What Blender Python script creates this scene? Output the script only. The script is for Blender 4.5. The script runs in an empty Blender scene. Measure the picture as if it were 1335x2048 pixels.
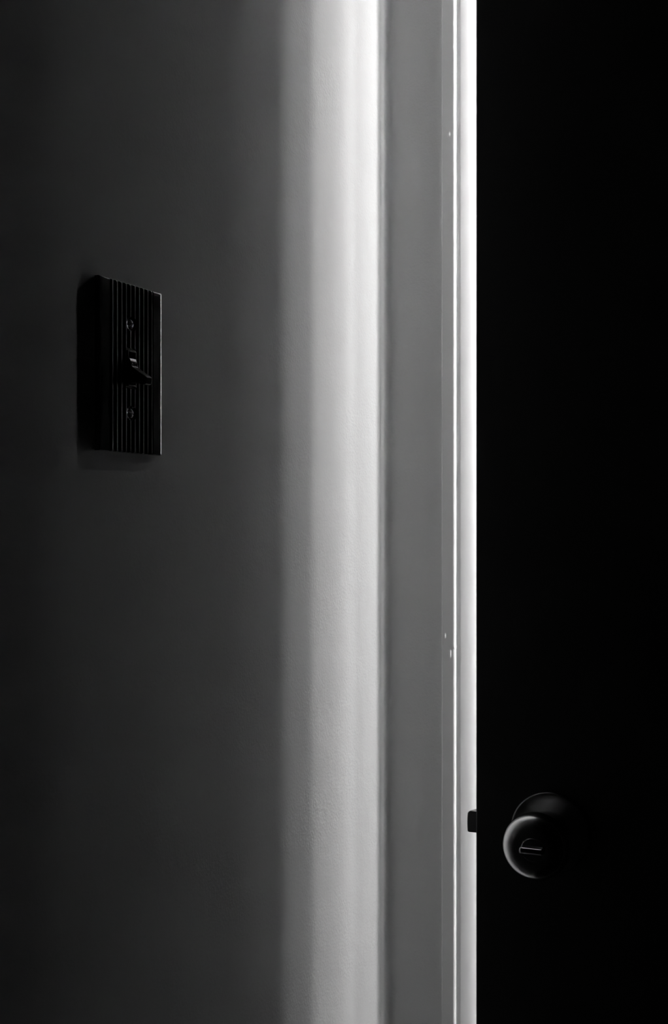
import bpy, bmesh, math
from mathutils import Vector, Matrix

# ------------------------------------------------------------------ frame
# metres; X = to the right away from the switch wall, Y = towards the door wall,
# Z = up; origin = inside corner of the two walls at floor level
sc = bpy.context.scene
col = sc.collection

# ------------------------------------------------------------------ camera
cd = bpy.data.cameras.new('camera')
cam = bpy.data.objects.new('camera', cd)
col.objects.link(cam)
cam.location = (0.489, -1.0985, 1.17)
YAW = math.atan(1195 / 2400)
cam.rotation_euler = (math.pi / 2, 0, YAW)
cd.sensor_fit = 'HORIZONTAL'
cd.sensor_width = 24.0
cd.lens = 24.0 * 2400 / 1335
cd.shift_y = 31 / 1335
cd.clip_start = 0.02
sc.camera = cam

# ------------------------------------------------------------------ world, exposure
w = bpy.data.worlds.new('world')
sc.world = w
w.use_nodes = True
w.node_tree.nodes['Background'].inputs[0].default_value = (0, 0, 0, 1)
w.node_tree.nodes['Background'].inputs[1].default_value = 0.0
sc.view_settings.view_transform = 'Standard'
sc.view_settings.look = 'None'
sc.view_settings.gamma = 1
sc.view_settings.use_curve_mapping = False
sc.view_settings.exposure = 0.0
sc.cycles.use_denoising = True
sc.cycles.use_adaptive_sampling = False
sc.cycles.max_bounces = 6
sc.cycles.diffuse_bounces = 4
sc.cycles.glossy_bounces = 4
sc.cycles.sample_clamp_indirect = 60.0
sc.cycles.caustics_reflective = False
sc.cycles.caustics_refractive = False

# ------------------------------------------------------------------ added lights in the lit room behind the door
def area(name, loc, normal, sx, sz, power):
    ld = bpy.data.lights.new(name, 'AREA')
    ld.shape = 'RECTANGLE'
    ld.size = sx
    ld.size_y = sz
    ld.energy = power
    o = bpy.data.objects.new(name, ld)
    col.objects.link(o)
    o.location = loc
    o.rotation_euler = Vector(normal).to_track_quat('-Z', 'Y').to_euler()
    return o
ROOM_U, ROOM_W = 1.43, 1.49       # lit room: right wall X, far wall Y
WZ1 = 2.38                       # head of the added windows
ADDED_WINDOWS = [  # (on the right wall?, from, to along the wall, sill height, strength in W/m2)
    (True, 0.16, 0.79, 1.56, 245.0),
    (True, 0.79, 1.12, 1.56, 335.0),
    (True, 1.12, 1.46, 1.56, 300.0),
    (False, 1.13, 1.40, 1.56, 300.0),
    (False, 0.87, 1.13, 1.56, 175.0),
    (False, 0.66, 0.87, 1.56, 52.0),
    (False, 0.42, 0.66, 0.35, 7.0),
]
for right, c0, c1, sill, watts in ADDED_WINDOWS:  # invented windows, strengths stepped to shape the light bands on the switch wall
    c, z = (c0 + c1) / 2, (sill + WZ1) / 2
    area('added_window_light', (ROOM_U - .03, c, z) if right else (c, ROOM_W - .03, z), (-1, 0, 0) if right else (0, -1, 0), c1 - c0, WZ1 - sill, watts * (c1 - c0) * (WZ1 - sill))
area('added_plate_glint_light', (0.42, 1.10, 2.42), (0, 0, -1), 0.15, 0.14, 6.0)  # added light for the glint along the switch plate's top edge
area('added_door_back_light', (0.16, 0.74, 1.80), (0.0, -1, -0.05), 0.09, 0.34, 74.0)  # added light that brightens the door's back, hidden from the gap

# ------------------------------------------------------------------ materials
def mat(name, color, rough=0.5, metal=0.0, spec=0.5, bump=None, var=0.0, varscale=6.0, coat=0.0):
    m = bpy.data.materials.new(name)
    m.use_nodes = True
    nt = m.node_tree
    b = nt.nodes['Principled BSDF']
    b.inputs['Base Color'].default_value = (*color, 1)
    b.inputs['Roughness'].default_value = rough
    b.inputs['Metallic'].default_value = metal
    b.inputs['Specular IOR Level'].default_value = spec
    b.inputs['Coat Weight'].default_value = coat
    b.inputs['Coat Roughness'].default_value = .14
    tc = nt.nodes.new('ShaderNodeTexCoord')
    if var > 0:
        n = nt.nodes.new('ShaderNodeTexNoise')
        n.inputs['Scale'].default_value = varscale
        n.inputs['Detail'].default_value = 6
        nt.links.new(tc.outputs['Object'], n.inputs['Vector'])
        r = nt.nodes.new('ShaderNodeMapRange')
        r.inputs['To Min'].default_value = 1 - var
        r.inputs['To Max'].default_value = 1 + var
        nt.links.new(n.outputs['Fac'], r.inputs['Value'])
        mx = nt.nodes.new('ShaderNodeMix')
        mx.data_type = 'RGBA'
        mx.blend_type = 'MULTIPLY'
        mx.inputs[0].default_value = 1
        mx.inputs[6].default_value = (*color, 1)
        nt.links.new(r.outputs['Result'], mx.inputs[7])
        nt.links.new(mx.outputs[2], b.inputs['Base Color'])
    if bump:
        prev = None
        for scale, detail, dist, stretch in bump:
            mp = nt.nodes.new('ShaderNodeMapping')
            mp.inputs['Scale'].default_value = stretch
            nt.links.new(tc.outputs['Object'], mp.inputs['Vector'])
            n = nt.nodes.new('ShaderNodeTexNoise')
            n.inputs['Scale'].default_value = scale
            n.inputs['Detail'].default_value = detail
            nt.links.new(mp.outputs['Vector'], n.inputs['Vector'])
            bp = nt.nodes.new('ShaderNodeBump')
            bp.inputs['Strength'].default_value = 1.0
            bp.inputs['Distance'].default_value = dist
            nt.links.new(n.outputs['Fac'], bp.inputs['Height'])
            if prev:
                nt.links.new(prev.outputs['Normal'], bp.inputs['Normal'])
            prev = bp
        nt.links.new(prev.outputs['Normal'], b.inputs['Normal'])
    return m

ONE = (1, 1, 1)
M = {
    'paint': mat('wall_paint', (.63, .63, .63), .75, spec=.25, var=.03,
                 bump=[(420, 2, .00026, ONE), (90, 2, .0003, ONE)]),
    'room': mat('lit_room_paint', (.30, .30, .30), .8, spec=.2, var=.03),
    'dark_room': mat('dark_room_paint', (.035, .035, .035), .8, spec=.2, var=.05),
    'trim': mat('gloss_trim_paint', (.80, .80, .80), .42, spec=.45, var=.02,
                bump=[(180, 3, .00008, (1, 1, .25))]),
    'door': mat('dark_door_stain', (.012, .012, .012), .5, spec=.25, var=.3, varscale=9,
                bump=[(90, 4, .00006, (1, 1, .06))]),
    'bakelite': mat('dark_bakelite', (.010, .010, .010), .17, spec=.9, var=.15, varscale=60, coat=.7),
    'toggle': mat('dark_toggle_plastic', (.010, .010, .010), .25, spec=.9, var=.1, varscale=80),
    'screw': mat('painted_screw_metal', (.05, .05, .05), .3, metal=1.0, var=.1, varscale=200),
    'knob': mat('tarnished_knob_metal', (.60, .60, .60), .20, metal=1.0, var=.08, varscale=70),
    'rosette': mat('dull_rosette_metal', (.14, .14, .14), .30, metal=1.0, var=.08, varscale=70),
    'latch': mat('dull_latch_metal', (.12, .12, .12), .4, metal=1.0, var=.1, varscale=90),
    'floor': mat('dark_floor_boards', (.03, .03, .03), .5, spec=.4, var=.3, varscale=5),
    'glass': mat('frosted_pane', (.7, .7, .7), .6, spec=.5, var=.02),
}

# ------------------------------------------------------------------ helpers
def link(name, bm, m, parent=None, smooth=False, bevel=None, segs=2):
    bmesh.ops.recalc_face_normals(bm, faces=bm.faces)
    me = bpy.data.meshes.new(name)
    bm.to_mesh(me)
    bm.free()
    me.materials.append(M[m])
    if smooth:
        for p in me.polygons:
            p.use_smooth = True
    o = bpy.data.objects.new(name, me)
    col.objects.link(o)
    if parent:
        o.parent = parent
    if bevel:
        b = o.modifiers.new('bevel', 'BEVEL')
        b.width = bevel
        b.segments = segs
        b.limit_method = 'ANGLE'
    return o

def tag(o, label, cat, kind=None, group=None):
    o['label'] = label
    o['category'] = cat
    if kind:
        o['kind'] = kind
    if group:
        o['group'] = group
    return o

def box(bm, x0, x1, y0, y1, z0, z1):
    v = [bm.verts.new((x, y, z)) for x in (x0, x1) for y in (y0, y1) for z in (z0, z1)]
    for f in ((0, 1, 3, 2), (4, 6, 7, 5), (0, 4, 5, 1), (2, 3, 7, 6), (0, 2, 6, 4), (1, 5, 7, 3)):
        bm.faces.new([v[i] for i in f])

def boxes(*bs):
    bm = bmesh.new()
    for b in bs:
        box(bm, *b)
    return bm

def extrude_z(pts, zs, disp=None):
    """closed (x, y) outline swept along the heights zs"""
    bm = bmesh.new()
    rows = []
    for z in zs:
        row = []
        for (x, y) in pts:
            p = Vector((x, y, z))
            if disp:
                p = p + disp(x, y, z)
            row.append(bm.verts.new(p))
        rows.append(row)
    n = len(pts)
    for a, b in zip(rows, rows[1:]):
        for i in range(n):
            bm.faces.new((a[i], a[(i + 1) % n], b[(i + 1) % n], b[i]))
    bm.faces.new(rows[0])
    bm.faces.new(rows[-1])
    return bm

def lathe(profile, seg=96):
    """profile = [(radius, height)], turned about local Z"""
    bm = bmesh.new()
    rings = []
    for (r, h) in profile:
        if r < 1e-6:
            rings.append([bm.verts.new((0, 0, h))])
        else:
            rings.append([bm.verts.new((r * math.cos(2 * math.pi * k / seg), r * math.sin(2 * math.pi * k / seg), h)) for k in range(seg)])
    for a, b in zip(rings, rings[1:]):
        for k in range(seg):
            k2 = (k + 1) % seg
            if len(a) == 1 and len(b) == 1:
                continue
            if len(a) == 1:
                bm.faces.new((a[0], b[k], b[k2]))
            elif len(b) == 1:
                bm.faces.new((a[k], a[k2], b[0]))
            else:
                bm.faces.new((a[k], a[k2], b[k2], b[k]))
    return bm

def arc(cx, cy, r, a0, a1, n):
    return [(cx + r * math.cos(math.radians(a0 + (a1 - a0) * k / n)), cy + r * math.sin(math.radians(a0 + (a1 - a0) * k / n))) for k in range(n + 1)]

# ------------------------------------------------------------------ setting: the dark room and the lit room behind
H = 2.44                     # ceiling height
T = 0.050                    # thickness of the door wall
DEPTH, WIDE = -2.8, 2.9      # dark room extent
JL, JR = 0.1055, 0.8745        # faces of the latch jamb and hinge jamb
HEAD = 2.035                 # underside of the head jamb

o = link('wall_left', boxes((-0.1, 0, DEPTH, ROOM_W, 0, H)), 'paint')
tag(o, 'pale painted wall carrying the light switch, brightest beside the corner', 'wall', 'structure')

bm = boxes((0, JL - .018, 0, T, 0, H), (JR + .018, WIDE, 0, T, 0, H), (JL - .018, JR + .018, 0, T, HEAD + .018, H))
o = link('wall_end', bm, 'paint')
tag(o, 'narrow strip of dim painted wall between the corner and the door trim', 'wall', 'structure')
r = .0062
fil = [(0, 0), (0, -r)] + arc(r, -r, r, 180, 90, 14)[1:-1] + [(r, 0)]
link('plaster_joint', extrude_z(fil, [0, H]), 'paint', o, smooth=False)

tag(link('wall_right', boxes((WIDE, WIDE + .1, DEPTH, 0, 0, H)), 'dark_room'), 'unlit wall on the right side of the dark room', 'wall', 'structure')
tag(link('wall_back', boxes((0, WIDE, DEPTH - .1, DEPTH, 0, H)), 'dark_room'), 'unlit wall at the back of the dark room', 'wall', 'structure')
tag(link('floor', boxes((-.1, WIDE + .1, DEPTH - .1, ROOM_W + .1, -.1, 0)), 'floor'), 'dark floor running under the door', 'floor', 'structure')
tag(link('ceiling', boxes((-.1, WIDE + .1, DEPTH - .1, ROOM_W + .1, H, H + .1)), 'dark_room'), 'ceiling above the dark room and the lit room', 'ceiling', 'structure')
tag(link('wall_lit_right', boxes((ROOM_U, ROOM_U + .1, T, ROOM_W, 0, H)), 'room'), 'right wall of the lit room behind the door', 'wall', 'structure')
tag(link('wall_lit_far', boxes((0, ROOM_U + .1, ROOM_W, ROOM_W + .1, 0, H)), 'room'), 'far wall of the lit room behind the door', 'wall', 'structure')

def added_window(name, cx, cy, along_y, width, z0, z1, label):  # unseen frame and pane added behind each of the lights
    fw, dp = .02, .02
    if along_y:
        def B(a0, a1, c0, c1, d):
            return (ROOM_U - d, ROOM_U, cy + a0, cy + a1, c0, c1)
    else:
        def B(a0, a1, c0, c1, d):
            return (cx + a0, cx + a1, ROOM_W - d, ROOM_W, c0, c1)
    h = width / 2
    o = link(name, boxes(B(-h - fw, -h, z0 - fw, z1 + fw, dp), B(h, h + fw, z0 - fw, z1 + fw, dp), B(-h, h, z1, z1 + fw, dp), B(-h, h, z0 - fw, z0, dp)), 'trim')
    link('pane', boxes(B(-h, h, z0, z1, .006)), 'glass', o)
    tag(o, label, 'added_window', 'structure')
for k, lab in enumerate(('added high wide frosted light panel in the right wall of the lit room', 'added high narrow frosted light panel in the middle of the right wall',
                         'added high narrow frosted light panel in the right wall by the far corner', 'added high narrow frosted light panel in the far wall by the right corner',
                         'added high narrow frosted light panel right of the middle of the far wall', 'added high narrow frosted light panel left of the middle of the far wall', 'added tall frosted light panel in the far wall nearest the switch wall')):
    right, c0, c1, sill, _ = ADDED_WINDOWS[k]
    added_window('added_window_%d' % (k + 1), (c0 + c1) / 2, (c0 + c1) / 2, right, c1 - c0 - .05, sill, WZ1, lab)

# ------------------------------------------------------------------ door frame: casings, jambs, stops
CI = JL - .005               # inner edge of the casing
def casing_profile():
    B0, S0 = .0612, .0736            # outer edge, bead
    p = [(B0, 0.0), (B0, -.0038), (B0 + .0004, -.0046), (B0 + .0012, -.0050)]
    p += [(B0 + .0012 + .0014 * k, -.0050) for k in range(1, 7)]                  # flat back band
    p += arc(S0 - .0021 + .0018, -.0050 + .0021, .0021, -90, 0, 8)                # round bead facing the gap
    p += [(S0 + .0018, -.0024), (S0 + .0022, -.0020), (S0 + .0030, -.0019)]
    p += [(S0 + .0045, -.0021), (S0 + .0058, -.0024), (S0 + .0068, -.0025)]       # shallow cove
    x0 = S0 + .0068
    for k in range(1, 13):                                                        # ovolo falling to the jamb
        a = k / 12
        p.append((x0 + (CI - x0) * a, -.0025 + .0022 * a ** 1.05))
    p += [(CI, 0.0)]
    return p
marks = [  # (x, y-depth target, z, sx, sz, height): paint nibs and the chip on the bead
    (.0690, 1.552, .0012, .0022, .0010),
    (.0650, 1.0645, .0007, .0022, .0010),
    (.0745, 1.0540, .0010, .0016, .0012),
    (.0706, 1.0475, .0006, .0028, .0010),
]
def nib(x, y, z):
    d = 0.0
    if y < -.0018:
        for (mx, mz, sx, sz, h) in marks:
            d += h * math.exp(-((x - mx) / sx) ** 2 - ((z - mz) / sz) ** 2)
    return Vector((.35 * d, -d, 0))
zs = {0.0, HEAD + .075}
for (_, mz, _, _, _) in marks:
    zs |= {round(mz + k * .0006, 5) for k in range(-12, 13)}
zs |= {round(.05 * k, 5) for k in range(1, 42)}
dense = []
cp = casing_profile()
for a, b in zip(cp, cp[1:]):
    n = max(1, int(math.dist(a, b) / .0006)) if b[1] < -.0018 else 1
    dense += [(a[0] + (b[0] - a[0]) * k / n, a[1] + (b[1] - a[1]) * k / n) for k in range(n)]
dense.append(cp[-1])
o = link('trim_1', extrude_z(dense, sorted(zs), nib), 'trim')
tag(o, 'glossy white moulded door casing, brightly lit strip beside the dark door', 'trim', 'structure')
mir = JL + JR
o = link('trim_2', extrude_z([(mir - x, y) for x, y in cp], [0, HEAD + .075]), 'trim')
tag(o, 'white moulded door casing on the hinge side, lost in the dark', 'trim', 'structure')
# head casing: same profile swept along X
bm = bmesh.new()
rows = []
for x in (CI, mir - CI):
    rows.append([bm.verts.new((x, y, HEAD + .005 + (CI - px))) for px, y in cp])
n = len(cp)
for i in range(n):
    bm.faces.new((rows[0][i], rows[0][(i + 1) % n], rows[1][(i + 1) % n], rows[1][i]))
bm.faces.new(rows[0]); bm.faces.new(rows[1])
tag(link('trim_3', bm, 'trim'), 'white moulded casing across the top of the doorway', 'trim', 'structure')
SW = .030                    # front of the door stop
o = link('trim_4', boxes((JL - .018, JL, 0, T, 0, HEAD)), 'trim')
tag(o, 'white latch side door jamb behind the lit casing', 'jamb', 'structure')
link('door_stop', boxes((JL, JL + .008, SW, SW + .018, 0, HEAD)), 'trim', o)
o = link('trim_5', boxes((JR, JR + .018, 0, T, 0, HEAD)), 'trim')
tag(o, 'white hinge side door jamb hidden by the door', 'jamb', 'structure')
o = link('trim_6', boxes((JL - .018, JR + .018, 0, T, HEAD, HEAD + .018)), 'trim')
tag(o, 'white head jamb over the doorway', 'jamb', 'structure')

def baseboard(name, bx, label):
    tag(link(name, boxes(bx), 'trim', bevel=.004), label, 'baseboard', 'structure')
baseboard('baseboard_left', (0, .014, DEPTH, -.0005, 0, .09), 'white baseboard along the foot of the switch wall')
baseboard('baseboard_end', (mir - .0612, WIDE, -.014, 0, 0, .09), 'white baseboard right of the doorway')

# ------------------------------------------------------------------ the door, a few degrees ajar towards the dark room
DW, DT, DH = .762, .035, 2.025
EDGE = Vector((.1115, -.046))                # free front corner on plan
PHI = math.asin(.044 / DW)
# local frame: origin at the free front corner, x towards the hinge, y away from the dark room
R = Matrix.Rotation(PHI, 4, 'Z')
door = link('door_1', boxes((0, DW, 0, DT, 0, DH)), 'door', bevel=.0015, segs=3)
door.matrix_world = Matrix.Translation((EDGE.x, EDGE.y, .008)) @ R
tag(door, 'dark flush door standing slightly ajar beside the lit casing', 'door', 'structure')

link('door_back_reflector', boxes((.0005, DW - .0005, DT, DT + .0006, .001, DH - .001)), 'trim', door)['label'] = 'added white sheet on the far side of the door, bouncing light'  # white reflector added so the door's back throws light through the gap
KZ = .8955 - .008
BACKSET = .0695
FACE = Matrix.Rotation(math.pi / 2, 4, 'X')      # lathe axis -> out of the door face (-y)
def onface(o, x=BACKSET, z=KZ):
    o.matrix_local = Matrix.Translation((x, 0, z)) @ FACE
ros = link('rosette', lathe([(.0, .0), (.0360, .0), (.0360, .0012), (.0358, .0022), (.0353, .0029), (.0346, .0032), (.0338, .0033), (.0300, .0033), (.0200, .0033), (.0165, .0034), (.0150, .0066), (.0, .0066)]), 'rosette', door, smooth=True)
onface(ros)
kp = [(.0, .006), (.0135, .006), (.0128, .012), (.0126, .020), (.0132, .028), (.0155, .034), (.0190, .0385), (.0225, .0418)]
for k in range(13):                                    # rounded shoulder
    t = math.radians(-45 + 125 * k / 12)
    kp.append((.0165 + .0125 * math.cos(t), .0535 + .0135 * math.sin(t)))
kp += [(.0172, .0669), (.0150, .0671), (.0100, .0672), (.0, .0672)]
knob = link('knob', lathe(kp), 'knob', door, smooth=True)
knob['label'] = 'round metal door knob with a dark flat face'
onface(knob)
plug = link('turn_button', lathe([(.0, .0665), (.0098, .0665), (.0098, .0673), (.0096, .0675), (.0, .0675)], 48), 'knob', knob)
bm = bmesh.new()
box(bm, -.0102, .0102, -.0026, .0026, .0670, .0728)
link('thumb_turn', bm, 'knob', knob, bevel=.0014, segs=4)
# latch in the free edge of the door
bm = boxes((-.0012, .001, .0055, .0295, KZ - .028, KZ + .028))
link('latch_faceplate', bm, 'latch', door, bevel=.0004)
def bolt_section(y, p):
    hz = .0098
    pts = [(.0, -hz), (-max(.0002, p - .0012), -hz)] + [(-p + .0012 * (1 - math.sin(t)), -hz + .0012 * (1 - math.cos(t))) for t in (.5, 1.0, math.pi / 2)]
    pts += [(-p - .0003 * math.sin(math.pi * (k / 4)), -hz + .0015 + (2 * hz - .005) * k / 4) for k in range(1, 4)]
    r = min(.0034, p * .6)
    pts += [(-p + r * (1 - math.cos(t)), hz - .0034 * (1 - math.sin(t))) for t in (0, .3, .6, .9, 1.2, math.pi / 2)]
    pts += [(.0, hz)]
    return [Vector((x, y, KZ + z)) for x, z in pts]
bm = bmesh.new()
rows = [[bm.verts.new(v) for v in bolt_section(y, p)] for y, p in ((.0075, .0098), (.0082, .0105), (.0112, .0105), (.0275, .0014))]
for r0, r1 in zip(rows, rows[1:]):
    for k in range(len(r0)):
        k2 = (k + 1) % len(r0)
        bm.faces.new((r0[k], r0[k2], r1[k2], r1[k]))
bm.faces.new(rows[0])
bm.faces.new(rows[-1][::-1])
link('latch_bolt', bm, 'latch', door)

# ------------------------------------------------------------------ light switch
SX, SZ = -.4318, 1.2775                 # centre of the plate on the wall (Y, Z)
sw = bpy.data.objects.new('light_switch', None)
col.objects.link(sw)
sw.location = (0, SX, SZ)
sw.empty_display_size = .03
tag(sw, 'dark ribbed switch plate with its toggle down, on the pale wall', 'light switch')
PW, PH, PT = .0705, .1143, .0045
OW, OH = .0104, .0246                  # toggle opening
RIB0 = .0245                           # half width of the ribbed field
PITCH = .00495
SCREW = .0302
def plate_h(y, z):
    a = abs(y)
    base = PT
    if a < RIB0:
        ph = ((y + RIB0) / PITCH) % 1.0
        g = 0.0 if .30 < ph < .84 else 1.0
        ed = min(abs(ph - .30), abs(ph - .84)) * PITCH
        drop = .0009
        if g == 1.0:
            base = PT - drop
        else:
            base = PT - drop + drop * math.sin(min(1.0, ed / .0011) * math.pi / 2)
    rs = min(math.hypot(y, z - SCREW), math.hypot(y, z + SCREW))
    if rs < .0048:
        base = min(base, PT - .0011 - .0009 * max(0.0, (.0048 - rs) / .0048))
    if abs(y) < OW / 2 + .0014 and abs(z) < OH / 2 + .0014:
        base = PT - .0014
    ey, ez = PW / 2 - a, PH / 2 - abs(z)
    e = min(ey, ez)
    b = max(0.0, 1 - ey / .0022)                       # shallow chamfers, then a tight round at the rim
    c = max(0.0, 1 - ez / .0014)
    top = PT - max(.00022 * b + .00020 * b * b, .00054 * c + .00004 * c * c) - .0010 * max(0.0, 1 - e / .0004) ** 2
    return min(base, top)
def grid(half, op, step):
    vals = {round(-half, 6), round(half, 6), round(op, 6), round(-op, 6)}
    k = int(half / step)
    for i in range(-k, k + 1):
        v = i * step
        if min(abs(abs(v) - op), abs(abs(v) - half)) > step * .3:
            vals.add(round(v, 6))
    for d in (.0001, .0002, .0003, .0004, .0007, .0012, .0018, .0022):
        vals |= {round(half - d, 6), round(d - half, 6)}
    return sorted(vals)
ys = grid(PW / 2, OW / 2, .00033)
zz = grid(PH / 2, OH / 2, .0006)
bm = bmesh.new()
V = {}
for i, y in enumerate(ys):
    for j, z in enumerate(zz):
        V[i, j] = bm.verts.new((plate_h(y, z), y, z))
for i in range(len(ys) - 1):
    for j in range(len(zz) - 1):
        cy, cz = (ys[i] + ys[i + 1]) / 2, (zz[j] + zz[j + 1]) / 2
        if abs(cy) < OW / 2 and abs(cz) < OH / 2:
            continue
        bm.faces.new((V[i, j], V[i + 1, j], V[i + 1, j + 1], V[i, j + 1]))
bm.verts.ensure_lookup_table()
rim = [e for e in bm.edges if len(e.link_faces) == 1]
ret = bmesh.ops.extrude_edge_only(bm, edges=rim)
for g in ret['geom']:
    if isinstance(g, bmesh.types.BMVert):
        g.co.x = .0002
for v in [v for v in bm.verts if not v.link_faces]:
    bm.verts.remove(v)
plate = link('wall_plate', bm, 'bakelite', sw)

# frame of the switch body inside the opening
a, b = OW / 2 - .0003, OH / 2 - .0003
t = .0009
bm = boxes((.0004, .0046, -a, -a + t, -b, b), (.0004, .0046, a - t, a, -b, b), (.0004, .0046, -a + t, a - t, b - t, b), (.0004, .0046, -a + t, a - t, -b, -b + t),
           (.0004, .0010, -a + t, a - t, -b + t, b - t))
link('toggle_frame', bm, 'toggle', sw, bevel=.0002)
# toggle: rocker drum and lever, one outline in (X, Z), narrowing towards the tip
prof = [(.0008, .0082), (.0034, .0078), (.0049, .0067), (.0058, .0050), (.0064, .0030), (.0069, .0010), (.0090, -.0004), (.0172, -.0055), (.0188, -.0070),
        (.0186, -.0088), (.0178, -.0112), (.0164, -.0118), (.0080, -.0096), (.0050, -.0100), (.0008, -.0104)]
bm = bmesh.new()
sides = []
for s in (-1, 1):
    sides.append([bm.verts.new((x, s * (.0041 - .0009 * x / .0188), z)) for x, z in prof])
bm.faces.new(sides[0])
bm.faces.new(sides[1][::-1])
n = len(prof)
for i in range(n):
    bm.faces.new((sides[0][i], sides[1][i], sides[1][(i + 1) % n], sides[0][(i + 1) % n]))
tog = link('toggle_lever', bm, 'toggle', sw, bevel=.0005, segs=3)
# raised lettering on the drum above the lever
fc = bpy.data.curves.new('raised_lettering', 'FONT')
fc.body = 'OFF'
fc.size = .0036
fc.extrude = .00015
fc.align_x = 'CENTER'
fc.align_y = 'CENTER'
tmp = bpy.data.objects.new('raised_lettering', fc)
col.objects.link(tmp)
me = bpy.data.meshes.new_from_object(tmp.evaluated_get(bpy.context.evaluated_depsgraph_get()))
bpy.data.objects.remove(tmp)
me.materials.clear()
me.materials.append(M['toggle'])
let = bpy.data.objects.new('raised_lettering', me)
col.objects.link(let)
let.parent = tog
tilt = math.atan2(.0069 - .0058, .0050 - .0010)
# text x -> +Y (towards the corner), text y -> up the drum
Xa = Vector((0, 1, 0)); Ya = Vector((-math.sin(tilt), 0, math.cos(tilt))); Za = Xa.cross(Ya)
let.matrix_local = Matrix.Translation((.0064, 0, .0031)) @ Matrix((Xa, Ya, Za)).transposed().to_4x4()
# screws
for s, rot in ((1, .5), (-1, -.15)):
    bm = lathe([(.0, .0), (.0032, .0), (.0032, .0007), (.0, .0007)], 40)
    for side in (-1, 1):                               # the two halves of the domed head beside the slot
        ang = [math.radians(9 + 162 * k / 14) for k in range(15)]
        lo = [bm.verts.new((.0032 * math.cos(t), side * .0032 * math.sin(t), .0007)) for t in ang]
        up = [bm.verts.new((.0026 * math.cos(t), side * max(.0005, .0026 * math.sin(t)), .0014)) for t in ang]
        tp = [bm.verts.new((.0012 * math.cos(t), side * max(.0005, .0012 * math.sin(t)), .0018)) for t in ang]
        for r0, r1 in ((lo, up), (up, tp)):
            for k in range(14):
                bm.faces.new((r0[k], r0[k + 1], r1[k + 1], r1[k]))
        bm.faces.new(tp)
        bm.faces.new([lo[0], up[0], tp[0], tp[-1], up[-1], lo[-1]])
    o = link('screw', bm, 'screw', sw)
    o.matrix_local = Matrix.Translation((PT - .0022, 0, s * SCREW)) @ Matrix.Rotation(math.pi / 2, 4, 'Y') @ Matrix.Rotation(math.pi / 2 + rot, 4, 'Z')
